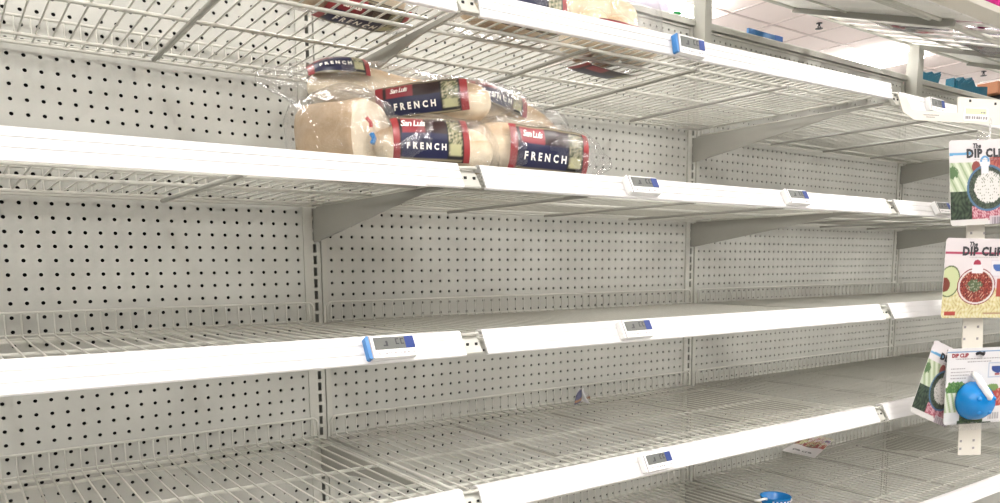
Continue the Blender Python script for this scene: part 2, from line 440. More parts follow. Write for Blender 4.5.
for b in (-1, 0, 1, 2):
    for k, (z, tn) in enumerate(TN):
        if b == -1 and k == 4: continue
        lab = 'beige wire shelf in the %s, %s%s' % (NB[b], tn, ', ' + EX[(b,k)] if (b,k) in EX else ', empty')
        if len(lab.split()) > 16: lab = lab.replace('beige ', '').replace(' from left', '')
        wire_shelf(b, z, lab, b <= 0, dy=.006 if k == 0 else .018, lift=.0125 if (b, k) == (0, 0) else 0.0,
                   x0=.010 if (b, k) == (0, 3) else .020)
# worn clear strip hanging under the left rail of the second tier
tag(MB().prism([(-1.2,-.0015),(-.105,-.0015),(-.085,-.0125),(-1.2,-.0125)], -.6385, -.6375, 'y').build('label_strip', 'rail_pink', loc=(0, .0005, Z2-.0085)),
    'clear pinkish strip hanging under the long rail left of the bread', 'label strip')

# ------------------------------------------------------------------ electronic price displays
def price_display(x, z, label, dy=.018, side=True, w=.072):
    th = -math.atan2(dy, .034); cy = -.6165 - dy*.5
    t = thing('price_display', label, 'price display', (x, cy - .0005, z), (th, 0, 0), 'electronic price displays on the rails')
    h = w/2
    MB().bevbox(-h, h, -.011, 0, -.0165, .0165, .002).build('case', 'white', t)
    MB().box(-h+.006, h-.002, -.0118, -.0105, -.0045, .0140).build('screen', 'lcd', t)
    MB().bevbox(h-.017, h-.002, -.0122, -.0105, -.0045, .0140, .001).build('blue_corner', 'blue', t)
    if side: MB().bevbox(-h-.006, -h+.001, -.0114, .0, -.0172, .0172, .002).build('side_clip', 'sky', t)
    else: MB().bevbox(-h-.005, -h+.0005, -.0112, .0, -.0172, .0172, .002).build('side_clip', 'white', t)
    MB().box(-h-.0009, -h+.0013, -.0118, -.0105, -.0165, .0165).build('dark_edge', 'greyink', t)
    g = MB()
    g.box(-.012, -.009, -.0122, -.0117, .000, .008); g.box(-.016, -.011, -.0122, -.0117, .000, .002)
    for a in (.004, .012): g.box(a, a+.005, -.0122, -.0117, .002, .0035); g.box(a, a+.0015, -.0122, -.0117, .002, .011); g.box(a, a+.005, -.0122, -.0117, .0095, .011)
    g.build('digits', 'ink', t)
    g = MB(); xx = -h+.010
    while xx < h-.006:
        ww = random.uniform(.001, .005); g.box(xx, min(xx+ww, h-.004), -.0114, -.0109, -.0115+random.uniform(-.001, .001), -.0095); xx += ww+random.uniform(.001, .004)
    g.build('fine_print', 'greyink', t)
price_display(-.146, Z3, 'blue edged price display on the leftmost third tier rail', side=True)
price_display(.348, Z3, 'white edged price display on third tier rail, above the lower display', side=False)
price_display(.360, Z2, 'grey price display just below the right end of the bread bags', side=False)
price_display(.820, Z2, 'grey price display on second tier rail, well right of the bread', side=False)
price_display(.408, Z4, 'lowest price display, on the fourth tier rail', side=False)
price_display(.482, Z1+.0045, 'blue edged price display on the top rail below the near post', dy=.006, side=True)
price_display(1.400, Z1, 'small price display beside the cream clip strip header', dy=.006, side=False)
price_display(1.455, Z2, 'partly hidden price display left of the uppermost hanging card', side=False)

# ------------------------------------------------------------------ sloped top shelf on the extension posts
TH = math.radians(18)
def sloped_shelf(bay, label):
    s = thing('sloped_shelf', label, 'shelf', (bay*W, -.02, .797), (TH, 0, 0))
    # local -Y runs down the slope to the front
    for k, x in enumerate([.055+.1225*i for i in range(10)]):
        solid = x < .43
        hw = .0585 if solid else .024
        MB().box(x-hw, min(x+hw, W-.004), -.60, 0, -.004, 0).build('slat', 'slat', s)
    for y, r in ((-.004, .005), (-.20, .003), (-.47, .006), (-.50, .006)):
        MB().tube([(.006, y, -.008), (W-.006, y, -.008)], r, 8).build('cross_rod', 'wire', s)
    for x in (.455,): MB().prism([(-.003,-.006),(-.003,-.020),(-.50,-.026),(-.54,-.022),(-.54,-.006)], x-.006, x+.006, 'x').build('brace', 'bracket', s)
    MB().prism([(0,-.004),(0,-.016),(-.05,-.020),(-.56,-.020),(-.58,-.004)], .006, .010, 'x').build('shelf_bracket', 'bracket', s)
    MB().prism([(-.585,.0),(-.60,.0),(-.642,.020),(-.645,.034),(-.640,.034),(-.636,.022),(-.60,.004),(-.585,.004)], .012, W-.012, 'x').build('front_lip', 'cream', s)
    return s
sloped_shelf(1, 'cream slatted shelf sloping overhead on the near extension post')
sloped_shelf(2, 'cream slatted shelf sloping overhead beyond the far extension post')

# ------------------------------------------------------------------ soft bags and bread
def fbm(p, s, seed=0.0):
    return noise.noise(Vector(p)*s + Vector((seed, seed*1.7, -seed))) 
def superpt(u, phi, L, ry, rz, e=2.5, endp=3.5):
    r = max(0.0, 1-abs(u)**endp)**(1/2.2)
    c, s_ = math.cos(phi), math.sin(phi)
    k = (abs(c)**e + abs(s_)**e)**(-1/e)
    return Vector((u*L/2, -ry*r*k*c, rz*r*k*s_))
def blob(name, L, ry, rz, material, parent, e=2.5, endp=3.5, nu=28, nv=26, amp=.003, sc=20, seed=1.0, grow=0.0, tail=None, ridge=0.0):
    mb = MB(); V = []; Fc = []
    us = [math.sin(math.pi/2*(-1+2*i/nu)) for i in range(nu+1)]
    for u in us:
        for k in range(nv):
            ph = 2*math.pi*k/nv
            p = superpt(u*.9995, ph, L, ry, rz, e, endp)
            d = Vector((p.x*.15, p.y, p.z)); l = d.length or 1; d = d/l
            a = amp*fbm(p, sc, seed)*2
            if ridge: a += ridge*(1-abs(fbm(Vector((p.x*1.5, p.y*3, p.z*3)), 16, seed+9))*2.4)
            p = p + d*(a+grow)
            if tail and u*tail > .80:
                t = (u*tail-.80)/.2; p.x += tail*L*.16*t; p.y *= 1-.5*t; p.z *= 1-.4*t
            V.append(p)
    for i in range(nu):
        for k in range(nv):
            Fc.append((i*nv+k, i*nv+(k+1) % nv, (i+1)*nv+(k+1) % nv, (i+1)*nv+k))
    Fc.append(tuple(range(nv))[::-1]); Fc.append(tuple(range(nu*nv, (nu+1)*nv)))
    mb.add(V, Fc)
    return mb.build(name, material, parent, smooth=True)

def label_art(uu, vv):
    c = np.zeros(uu.shape+(3,)); c[:] = (.012, .012, .018)                  # black border
    def rect(a, b, lo, hi, col): c[(uu >= a) & (uu <= b) & (vv >= lo) & (vv <= hi)] = col
    rect(0, .075, 0, 1, (.50, .03, .035)); rect(.925, 1, 0, 1, (.50, .03, .035))
    rect(.10, .70, .08, .56, (.015, .020, .105))
    rect(.10, .70, .60, .92, (.055, .018, .018))
    rect(.11, .40, .60, .95, (.46, .02, .045))
    c[(np.abs(vv-.05) < .012) & (uu > .09) & (uu < .90)] = (.45, .38, .22)
    c[(np.abs(vv-.95) < .012) & (uu > .09) & (uu < .90)] = (.45, .38, .22)
    sc = (uu > .72) & (uu < .90) & (vv > .12) & (vv < .90)
    c[sc] = (.42, .40, .22)
    n = np.sin(uu*90+3*np.sin(vv*17))*np.sin(vv*33+uu*40)
    c[sc & (n > .35)] = (.10, .13, .05); c[sc & (n < -.45)] = (.70, .62, .42)
    rect(.73, .89, .15, .36, (.66, .64, .34))
    return c
def bread_bag(label, loc, rot, L, ry, rz, lab=(-.55, .75, -.75, 1.0), tail=-1, seed=1.0, words=True, loaf_e=2.3, box=False, group='bagged french bread loaves'):
    t = thing('bread_bag', label, 'bread', loc, rot, group)
    if box:
        mb = MB(); V = []; Fc = []; n = 40
        prof_ = [(0, .0), (0, .5), (0, .86), (.004, .95), (.012, 1)] + [(.012+(L-.024)*i/8, 1) for i in range(1, 9)] + [(L-.004, .95), (L, .86), (L, .4), (L, 0)]
        for q, sc_ in prof_:
            for k in range(n):
                ph = 2*math.pi*k/n; c, s_ = math.cos(ph), math.sin(ph); e_ = 3.4
                kk = (abs(c)**e_+abs(s_)**e_)**(-1/e_)
                p = Vector((ry*.95*kk*c*sc_, q-L/2, rz*.95*kk*s_*sc_*(1.0 if s_ < 0 else 1-.10*abs(c))))
                p += Vector((c, .3, s_))*.0025*fbm(p, 30, seed); V.append(p)
        for i in range(len(prof_)-1):
            for k in range(n): Fc.append((i*n+k, i*n+(k+1) % n, (i+1)*n+(k+1) % n, (i+1)*n+k))
        lo_ = mb.add(V, Fc).build('loaf', 'crust', t, smooth=True); lo_.data.materials.append(M['crumb'])
        for q, p in enumerate(lo_.data.polygons):
            if q//n < 3 or (p.normal.z > .35 and p.normal.z < .92): p.material_index = 1
    else:
        blob('loaf', L*.93, ry*.9, rz*.9, 'bread', t, e=loaf_e, endp=3.0, amp=.004, sc=14, seed=seed)
    if box: blob('plastic_bag', ry*2.5, L*.66, rz*1.12, 'film', t, e=3.2, endp=5, nu=40, nv=44, amp=.007, sc=22, seed=seed+3, ridge=.004, grow=.001)
    else: blob('plastic_bag', L*1.06, ry*1.02, rz*1.02, 'film', t, e=3.0 if box else 2.4, endp=4, nu=40, nv=44, amp=.006, sc=22, seed=seed+3, ridge=.004, grow=.001, tail=tail)
    if lab:
        u0, u1, p0, p1 = lab
        def on(u, ph, g=.0065):
            p = superpt(u, ph, L, ry, rz, 2.4, 4)
            d = Vector((0, p.y, p.z)).normalized()
            return p + d*(g + .0022*fbm(p, 30, seed+5))
        lo = painted_sheet('bag_label', 56, 26, lambda a, b: on(u0+(u1-u0)*a, p0+(p1-p0)*b), label_art, t)
        lw = (u1-u0)*L/2; lh = (p1-p0)*(ry+rz)/2
        mp = lambda cx, cy: (lambda x, y: on(u0+(u1-u0)*(cx+x/lw), p0+(p1-p0)*(cy+y/lh), .0078))
        text_on('label_text', 'FRENCH', min(lh*.25, lw*.095), mp(.42, .30), 'ltext', lo, bold=.0005, spacing=1.7)
        text_on('logo_text', 'San Luis', lh*.21, mp(.255, .775), 'ltext', lo, shear=.3, bold=.0003, spacing=.85)
    return t
R = math.radians
# left box loaf: a sliced loaf end towards the aisle
bt = bread_bag('clear bag with a big pale square loaf, leftmost of the pile', (-.143, -.478, Z2+.063), (0, 0, R(28)), .115, .053, .058, lab=None, tail=None, seed=2.2, box=True)
MB().tube([(-.020,-.068,.000),(-.016,-.071,-.008),(-.020,-.070,-.016)], .004, 6).build('blue_tag', 'cyan', bt)
MB().tube([(-.030,-.068,.020),(-.024,-.071,.014),(-.022,-.070,.008)], .003, 6).build('red_tag', 'red', bt)
bread_bag('bread bag lying on top at the back, navy label upward', (-.005, -.405, Z2+.148), (R(-10), R(3), R(-4)), .34, .050, .046, lab=(-.97, -.42, .15, 1.35), tail=-1, seed=4.1)
bread_bag('bread bag in the middle of the pile, its label tilted up rightwards', (.008, -.475, Z2+.124), (R(4), R(-6), R(-36)), .24, .042, .040, lab=(-.62, .62, -.35, .85), tail=1, seed=6.3)
bread_bag('bread bag at bottom of the pile, round loaf end over the rail joint', (-.020, -.540, Z2+.047), (R(0), 0, R(-12)), .21, .047, .044, lab=(-.72, .42, -.5, .95), tail=None, seed=8.2)
bread_bag('rightmost bread bag on the second tier, label facing the aisle', (.172, -.535, Z2+.056), (R(2), R(2), R(-4)), .27, .052, .050, lab=(-.50, .72, -.60, .72), tail=1, seed=10.4)
bread_bag('bread bag leaning behind the rightmost one, slanted dark label', (.205, -.445, Z2+.122), (R(-8), R(15), R(-4)), .26, .046, .044, lab=(-.85, .0, -.1, 1.0), tail=1, seed=12.7)
# bags on the top tier
bread_bag('bread bag on the top tier, seen from below through the wires', (-.115, -.43, Z1+.052), (R(0), 0, R(12)), .27, .055, .048, lab=(-.4, .8, -1.7, -.55), tail=-1, seed=15.0)
bread_bag('dark labelled bread bag behind the left end of top rail', (.165, -.50, Z1+.050), (R(0), 0, R(4)), .24, .052, .046, lab=(-.8, .75, -.9, .85), tail=-1, seed=17.0)
rb = thing('bread_bag', 'bag of pale bread rolls peeking over the top rail', 'bread', (.420, -.46, Z1+.050), (0, 0, R(8)), 'bagged french bread loaves')
for i, (x, y, z) in enumerate(((-.075, -.03, -.006), (-.005, -.035, -.006), (.07, -.03, -.008), (-.045, .0, .042), (.035, -.005, .040), (-.03, .035, -.004), (.05, .035, -.004))):
    o = blob('roll', .085, .038, .036, 'bread', rb, e=2.1, endp=2.2, nu=16, nv=16, amp=.003, sc=24, seed=20+i); o.location = (x, y, z); o.rotation_euler = (0, 0, R(60+i*25))
blob('plastic_bag', .26, .088, .075, 'film', rb, e=2.4, endp=3.5, nu=40, nv=44, amp=.008, sc=18, seed=31, ridge=.005, tail=1).location = (0, 0, .018)
def red_art(uu, vv):
    c = np.zeros(uu.shape+(3,)); c[:] = (.50, .03, .04); n = np.sin(uu*14)*np.cos(vv*9); c[n > .45] = (.85, .78, .70); c[n < -.5] = (.02, .02, .05); return c
painted_sheet('bag_label', 24, 14, lambda a, b: superpt(-.75+1.5*a, -.45+.35*b, .26, .088, .075, 2.4, 3.5)*1.08+Vector((0, 0, .006)), red_art, rb)
painted_sheet('bag_label', 24, 14, lambda a, b: superpt(-.55+1.2*a, -1.9+.6*b, .26, .088, .075, 2.4, 3.5)*1.03+Vector((0, 0, .010)), label_art, rb)

# bags lying on the sloped shelf overhead
def lay_bag(x, t_, w, d, seed, label):
    t = thing('grocery_bag', label, 'bag', (x, -.02 - t_*math.cos(TH) + .045*math.sin(TH), .797 - t_*math.sin(TH) + .045*math.cos(TH)), (TH, 0, 0), 'grey bags on the sloped shelves')
    blob('plastic_wrap', w, d, .042, 'greyfilm', t, nu=36, nv=32, amp=.010, sc=16, seed=seed, ridge=.006)
    blob('contents', w*.8, d*.8, .034, 'lavender', t, nu=16, nv=16, amp=.008, sc=20, seed=seed+1)
    for u0, p0 in ((-.62, -2.0), (-.05, -1.5), (.30, -2.3)):
        mb = MB(); g = [superpt(u0+.26*i/4, p0+.42*j/4+.1*math.sin(i*2+seed), w, d, .042)*1.10 for j in range(5) for i in range(5)]
        mb.add(g, [(j*5+i, j*5+i+1, j*5+i+6, j*5+i+5) for j in range(4) for i in range(4) if (i, j) not in ((0, 0), (3, 3))]).build('red_print', 'redbag', t)
lay_bag(2.00, .26, .20, .12, 41, 'grey wrapped bag with red print on the sloped shelf')
lay_bag(2.36, .36, .24, .12, 44, 'grey wrapped bag above the far post on the sloped shelf')
for i, (x, t_) in enumerate(((1.62, .53), (1.74, .54), (1.86, .53))):
    t = thing('snack_packet', ['magenta foil packet nearest the left on the sloped shelf lip', 'magenta foil packet in the middle behind the sloped shelf lip', 'magenta foil packet furthest right behind the sloped shelf lip'][i], 'packet',
              (x, -.02 - t_*math.cos(TH), .797 - t_*math.sin(TH) + .058), (TH, 0, R(10*i-8)), 'magenta packets')
    blob('pouch', .11, .04, .056, 'magenta', t, nu=20, nv=20, amp=.006, sc=30, seed=50+i, ridge=.003)

# ------------------------------------------------------------------ clip strip with cards
A0 = Vector((1.2238, -.635, 0)); ROTC = math.atan2(-.37, .93)
strip = thing('clip_strip', 'cream header plate and hanging strip clipped to the top rail', 'clip strip', A0, (0, 0, ROTC))
MB().prism([(-.018,.356),(.006,.350),(.026,.3195),(.155,.3172),(.155,.3548),(.42,.349),(.42,.289),(.165,.2953),(.033,.2965),(.0,.315)], -.0012, .0012, 'y').build('header_plate', 'cream', strip)
sb = MB(); 
sb.prism([(.207,.245),(.262,.245),(.262,.05),(.278,-.212),(.298,-.540),(.226,-.537),(.216,-.212),(.208,.05)], .003, .005, 'y')
sb.build('hanging_strip', 'cream', strip)
hb = MB()
for z in (.03, -.02, -.205, -.235, -.50, -.52):
    for x in (.222, .262): hb.box(x+(.01 if z < -.4 else 0)-.003, x+(.01 if z < -.4 else 0)+.003, .0022, .0035, z-.003, z+.003)
hb.build('strip_hole', 'greyink', strip)
hb = MB()
for x, z in ((.190, .347), (.265, .343), (.34, .340)): hb.box(x-.003, x+.003, -.0018, -.0008, z-.003, z+.003)
hb.build('plate_hole', 'ink', strip)
MB().bevbox(.172, .245, -.0022, -.0012, .300, .332, .004).build('price_label', 'white', strip)
MB().box(.178, .239, -.0028, -.0021, .316, .329).build('lime_band', 'lime', strip)
g = MB(); xx = .178
while xx < .238:
    ww = random.uniform(.002, .006); g.box(xx, xx+ww, -.0028, -.0021, .304, .311); xx += ww+random.uniform(.001, .005)
g.box(.222, .227, -.003, -.0027, .318, .322); g.box(.229, .236, -.003, -.0027, .318, .322)
g.build('label_print', 'greyink', strip)
g = MB(); xx = .058
while xx < .10:
    ww = random.uniform(.001, .003); g.box(xx, xx+ww, -.0018, -.0011, .3085, .3105); xx += ww+.001
xx = .066
while xx < .09:
    ww = random.uniform(.001, .003); g.box(xx, xx+ww, -.0018, -.0011, .3035, .3055); xx += ww+.001
g.build('small_print', 'greyink', strip)
ch = MB()
for i in range(6):
    z = .303-.0085*i; pts = [(.252+.0032*math.cos(a)*(1 if i % 2 else .35), -.004+.0032*math.cos(a)*(.35 if i % 2 else 1), z+.0055*math.sin(a)) for a in [k*math.pi/4 for k in range(8)]]
    ch.tube(pts, .0011, 5, close=True)
ch.build('hook_chain', 'white', strip, smooth=True)

def mk(c, mask, col): c[mask] = col
def ell(uu, vv, cx, cy, rx, ry): return ((uu-cx)/rx)**2 + ((vv-cy)/ry)**2
def noise2(uu, vv, a, b, ph=0.0): return np.sin(uu*a+ph+2*np.sin(vv*b*.6))*np.sin(vv*b-ph+2*np.sin(uu*a*.5))
def art_green(uu, vv):                   # white dip in a dark bowl among green vegetables
    c = np.zeros(uu.shape+(3,)); c[:] = (.88, .82, .83)
    n = noise2(uu, vv, 60, 48); n2 = noise2(uu, vv, 95, 80, 2.0)
    mk(c, (np.abs(vv-.835-.02*uu) < .016) & (uu < .34), (.12, .48, .80))
    celery = (vv < .74) & (vv > .30) & (uu < .40) & (vv < .80-.10*uu); mk(c, celery, (.62, .70, .48))
    mk(c, celery & (np.sin((uu*.8+vv*.5)*60) > .55), (.78, .84, .66)); mk(c, celery & (np.sin((uu*.8+vv*.5)*60) < -.8), (.40, .52, .28))
    mk(c, (ell(uu, vv, .04, .62, .09, .07) + .4*n2) < 1, (.14, .26, .10))
    broc = (vv < .40) & (uu < .45) & (vv > .06); mk(c, broc, (.05, .085, .05)); mk(c, broc & (n > .2), (.10, .15, .08)); mk(c, broc & (n < -.5), (.018, .03, .02))
    rad = (vv < .22) & (uu > .34) & (vv > .05); mk(c, rad, (.62, .16, .24)); mk(c, rad & (n2 > .3), (.80, .50, .52)); mk(c, rad & (n2 < -.5), (.35, .04, .09))
    pep = ell(uu, vv, .74, .70, .16, .10) < 1; mk(c, pep, (.45, .06, .05)); mk(c, pep & (n > .1), (.62, .16, .10)); mk(c, ell(uu, vv, .42, .68, .07, .07) < 1, (.42, .08, .06))
    e = ell(uu, vv, .60, .43, .335, .275); mk(c, e < 1.0, (.03, .04, .045)); mk(c, (e < 1.0) & (e > .82), (.10, .24, .42))
    herb = (e < .80); mk(c, herb, (.05, .07, .05)); mk(c, herb & (n2 > 0), (.12, .16, .10))
    d = ell(uu, vv, .62, .44, .235, .185) + .12*n2; mk(c, d < 1, (.84, .81, .78)); mk(c, (d < 1) & (n2 > .72), (.16, .24, .12))
    clip = (ell(uu, vv, .56, .735, .085, .075) < 1) | ((np.abs(uu-.56) < .06) & (vv > .60) & (vv < .73)); mk(c, clip, (.88, .88, .92))
    arc = ell(uu, vv, .56, .75, .075, .06); mk(c, (arc < 1) & (arc > .35) & (vv > .74), (.10, .42, .78))
    mk(c, (vv < .07) & (uu < .60), (.80, .77, .74)); mk(c, (vv < .10) & (uu > .62), (.70, .62, .66)); mk(c, (vv < .085) & (uu > .66) & (np.sin(uu*220) > 0), (.25, .2, .25))
    return c
def art_red(uu, vv):                     # red salsa bowl, avocado, chips
    c = np.zeros(uu.shape+(3,)); c[:] = (.88, .80, .81)
    n = noise2(uu, vv, 70, 56); n2 = noise2(uu, vv, 110, 90, 1.0)
    mk(c, (np.abs(vv-.815) < .016), (.60, .05, .16))
    chips = vv < .33+.05*np.sin(uu*9); mk(c, chips, (.82, .74, .38)); mk(c, chips & (n > .35), (.88, .82, .55)); mk(c, chips & (n < -.6), (.66, .52, .22))
    av = ell(uu-.1*(vv-.45), vv, .09, .46, .17, .20); mk(c, av < 1.0, (.20, .26, .10)); mk(c, av < .82, (.72, .78, .42)); mk(c, ell(uu, vv, .02, .42, .085, .09) < 1, (.30, .07, .04))
    box = (uu > .74) & (vv > .52) & (vv < .74); mk(c, box, (.80, .72, .78)); b2 = (uu > .755) & (vv > .535) & (vv < .725); mk(c, b2, (.86, .84, .88))
    mk(c, (ell(uu, vv, .88, .66, .10, .07) < 1) & (vv < .68) & b2, (.06, .18, .52)); mk(c, (uu > .86) & (vv > .27) & (vv < .50), (.60, .10, .06))
    mk(c, ell(uu, vv, .40, .50, .10, .06) < 1, (.35, .40, .20))
    e = ell(uu, vv, .53, .40, .31, .235); mk(c, e < 1, (.36, .03, .05)); mk(c, (e < .90) & (e > .74), (.86, .80, .78))
    sal = e < .74; mk(c, sal, (.34, .035, .03)); mk(c, sal & (n2 > .15), (.50, .10, .05)); mk(c, sal & (n2 < -.6), (.16, .012, .015)); mk(c, sal & (n > .82), (.80, .52, .36))
    h = ell(uu, vv, .50, .41, .13, .085) + .5*n; mk(c, h < .8, (.14, .20, .09)); mk(c, (h < .8) & (n2 > .3), (.42, .46, .34))
    clip = (ell(uu, vv, .52, .67, .075, .075) < 1) | ((np.abs(uu-.53) < .085) & (vv > .565) & (vv < .64)); mk(c, clip, (.90, .88, .90)); mk(c, (ell(uu, vv, .52, .685, .06, .05) < 1) & (vv > .67), (.62, .04, .12))
    mk(c, (vv < .085) & (vv > .035) & (uu > .05) & (uu < .22), (.62, .08, .05)); mk(c, (vv < .07) & (vv > .05) & (uu > .68), (.55, .35, .2))
    return c
def art_back(uu, vv):                    # back of a card: text block, vegetables along the foot
    c = np.zeros(uu.shape+(3,)); c[:] = (.90, .88, .89)
    n = noise2(uu, vv, 60, 50); n2 = noise2(uu, vv, 100, 80, 1.5)
    mk(c, (np.abs(vv-.955) < .008), (.20, .42, .70))
    leaf = ((ell(uu, vv, .17, .47, .17, .10) + .35*n) < 1); mk(c, leaf, (.10, .26, .05)); mk(c, leaf & (n2 > .2), (.24, .42, .12))
    cel = (uu < .30) & (vv < .42) & (vv > .12); mk(c, cel, (.72, .78, .58)); mk(c, cel & (np.sin((uu+.3*vv)*75) > .6), (.86, .88, .78)); mk(c, cel & (np.sin((uu+.3*vv)*75) < -.6), (.40, .54, .26))
    tom = (ell(uu, vv, .90, .34, .16, .12) < 1) | (ell(uu, vv, .78, .30, .09, .08) < 1); mk(c, tom, (.58, .06, .04)); mk(c, tom & (n > .45), (.80, .34, .26))
    lf2 = (ell(uu, vv, .80, .47, .10, .05) + .4*n2) < 1; mk(c, lf2, (.26, .42, .12))
    foot = (vv < .17) & (uu > .22) & (uu < .80); mk(c, foot, (.04, .10, .035)); mk(c, foot & (n2 > .2), (.13, .22, .07))
    mk(c, (vv < .16) & (vv > .05) & (uu < .26), (.86, .86, .86)); mk(c, (vv < .15) & (vv > .02) & (uu > .66), (.88, .86, .86)); mk(c, (vv < .13) & (vv > .045) & (uu > .74) & (uu < .93) & (np.sin(uu*300) > 0), (.08, .08, .1))
    bx = (uu > .70) & (vv > .60) & (vv < .80); mk(c, bx, (.52, .60, .76)); bi = (uu > .715) & (vv > .615) & (vv < .785); mk(c, bi, (.86, .84, .86))
    mk(c, (ell(uu, vv, .87, .73, .11, .07) < 1) & (vv < .755) & bi, (.03, .10, .38)); mk(c, (uu > .82) & (uu < .90) & (vv > .63) & (vv < .66), (.5, .1, .1))
    return c
def rounded_keep(w, h, r):
    def k(u, v):
        x = min(u, 1-u)*w; y = min(v, 1-v)*h
        return x > r or y > r or math.hypot(r-x, r-y) < r
    return k
def card(label, loc, rot, w, h, art, title=None, nu=120, nv=140):
    t = thing('product_card', label, 'card', loc, rot, 'carded kitchen clips on the strip')
    r = .009; poly = []
    for cx, cz, a0 in ((w/2-r, -h/2+r, -90), (w/2-r, h/2-r, 0), (-w/2+r, h/2-r, 90), (-w/2+r, -h/2+r, 180)):
        for i in range(4): a = R(a0+30*i); poly.append((cx+r*math.cos(a), cz+r*math.sin(a)))
    MB().prism(poly, 0, .0008, 'y').build('backing_card', 'card', t)
    painted_sheet('printed_face', nu, nv, lambda a, b: ((a-.5)*w, -.0004, (b-.5)*h), art, t, keep=rounded_keep(w, h, r), smooth=False)
    fl = lambda cx, cz, tilt=0.0: (lambda x, y: ((cx-.5)*w+x, -.0010, (cz-.5)*h+y+x*tilt))
    if title == 'front':
        text_on('title_text', 'DIP CLiP', w*.150, fl(.58, .835), 'ink', t, bold=.0017, spacing=1.14)
        text_on('title_text', 'The', w*.085, fl(.43, .925), 'ink', t, bold=.0007, shear=.15)
        g = MB(); xx = -w*.12
        while xx < w*.34: ww = random.uniform(.003, .009); g.box(xx, xx+ww, -.0010, -.0005, h*.263, h*.268); xx += ww+.002
        g.build('fine_print', 'greyink', t)
    elif title == 'back':
        text_on('title_text', 'DIP CLIP', w*.075, fl(.21, .905), 'redbag', t, bold=.0006)
        g = MB()
        for z, a, b in ((.86, .14, .90), (.82, .34, .74), (.735, .07, .30), (.69, .07, .42), (.65, .07, .38), (.61, .07, .34)):
            xx = (a-.5)*w
            while xx < (b-.5)*w: ww = random.uniform(.002, .007); g.box(xx, xx+ww, -.0009, -.0005, (z-.5)*h-.0012, (z-.5)*h+.0012); xx += ww+.002
        g.build('fine_print', 'greyink', t)
    return t
DX = Vector((math.cos(ROTC), math.sin(ROTC), 0)); NN = Vector((math.sin(ROTC), -math.cos(ROTC), 0))
def onstrip(s, z, off): return A0 + DX*s + NN*off + Vector((0, 0, z))
c1 = card('white card with dark bowl of white dip, uppermost on the strip', onstrip(.220, .152, .020), (R(-3), R(-3), ROTC), .184, .205, art_green, 'front')
MB().bevbox(-.012, .022, -.001, .001, .100, .118, .003).build('hang_tab', 'film', c1)
c2 = card('white card with red salsa bowl, second card down the strip', onstrip(.2195, -.082, .020), (0, R(1), ROTC), .186, .196, art_red, 'front')
c3 = card('back of a card showing text, with real blue bowl clipped on', onstrip(.228, -.350, .034), (0, R(0), ROTC), .178, .192, art_back, 'back')
MB().bevbox(-.07, .10, -.0012, -.0004, -.112, -.092, .004).build('bottom_flap', 'film', c3)
MB().tube([(-.004,.001,.080),(.004,-.004,.084),(.012,-.006,.080),(.02,0,.083)], .004, 6).build('hang_hook', 'black', c3)
c4 = card('card turned sideways behind the blue bowl card, green vegetables on it', onstrip(.143, -.345, .014), (0, R(22), ROTC+R(8)), .140, .190, art_green, 'front', 90, 110)
# the real bowl with its clip, part of the third card
bw = MB(); n = 26; pr_ = [(.0, -.047), (.018, -.045), (.033, -.037), (.044, -.022), (.0485, -.004), (.0485, .004), (.046, .004), (.040, -.018)]
prof = [(r_, z_+.0) for r_, z_ in pr_]
ob = MB().lathe(prof, n)
# the bowl mouth faces the card: its axis points to the viewer
ob.v = [(x, z, y) for x, y, z in ob.v]
bowl = ob.build('blue_bowl', 'cyan', c3, smooth=True, loc=(-.012, -.006, -.036))
for bx, bz in ((.012, -.022), (-.02, .012), (.024, .010), (-.016, -.024), (.0, .026)):
    k = MB().lathe([(0, .006), (.005, .0045), (.0068, 0), (.0045, -.005), (0, -.0068)], 12)
    y = -math.sqrt(max(0, .0475**2-bx*bx-bz*bz))*.97
    k.build('raised_dot', 'cyan', bowl, smooth=True, loc=(bx, y, bz))
hd = MB(); hd.tube([(.000,.002,.066),(-.004,-.016,.060),(-.006,-.032,.044),(-.004,-.045,.028),(.001,-.050,.018),(.004,-.046,.012)], [.0075,.0085,.009,.0085,.0075,.006], 10)
hd.build('white_clip', 'white', bowl, smooth=True)

# ------------------------------------------------------------------ small things left on the shelves
cup = thing('dip_bowl', 'small bright blue bowl with white clip on the lowest shelf', 'bowl', (1.155, -.375, Z5+.0015))
MB().lathe([(0,0),(.020,0),(.031,.010),(.038,.026),(.0405,.040),(.0418,.0415),(.0405,.043),(.038,.041),(.034,.024),(.026,.012),(0,.006)], 28).build('blue_cup', 'cyan', cup, smooth=True)
MB().tube([(-.040,0,.040),(-.050,-.002,.043),(-.075,-.004,.045),(-.085,.006,.043)], [.004,.0035,.003,.003], 8).build('white_clip', 'white', cup, smooth=True)
g = MB()
for k in range(9):
    a = R(205+k*14); g.tube([(.0420*math.cos(a), .0420*math.sin(a), .0345), (.0424*math.cos(a+.10), .0424*math.sin(a+.10), .0355)], .0016, 5)
g.build('cup_print', 'white', cup)
def art_leaf(uu, vv):
    c = art_red(uu, vv*.8); mk(c, vv < .42, (.84, .80, .79)); n = noise2(uu, vv, 60, 50)
    mk(c, (vv > .45) & (n > .3), (.66, .68, .34)); mk(c, (vv > .42) & (n < -.35), (.45, .06, .07)); return c
lf = thing('fallen_card', 'fallen card with red and green print at back of lowest shelf', 'card', (1.80, -.060, Z5+.0017))
LQ = [Vector(p) for p in ((-.130,.022,.030),(-.035,-.045,.003),(.150,-.005,.036),(.045,.030,.062))]
def lfs(a, b):
    p = (LQ[0]*(1-a)+LQ[1]*a)*(1-b) + (LQ[3]*(1-a)+LQ[2]*a)*b
    return (p.x, p.y, p.z+.004*math.sin(a*6+b*4)*math.sin(math.pi*a)*math.sin(math.pi*b)+.001)
painted_sheet('printed_face', 60, 40, lfs, art_leaf, lf)
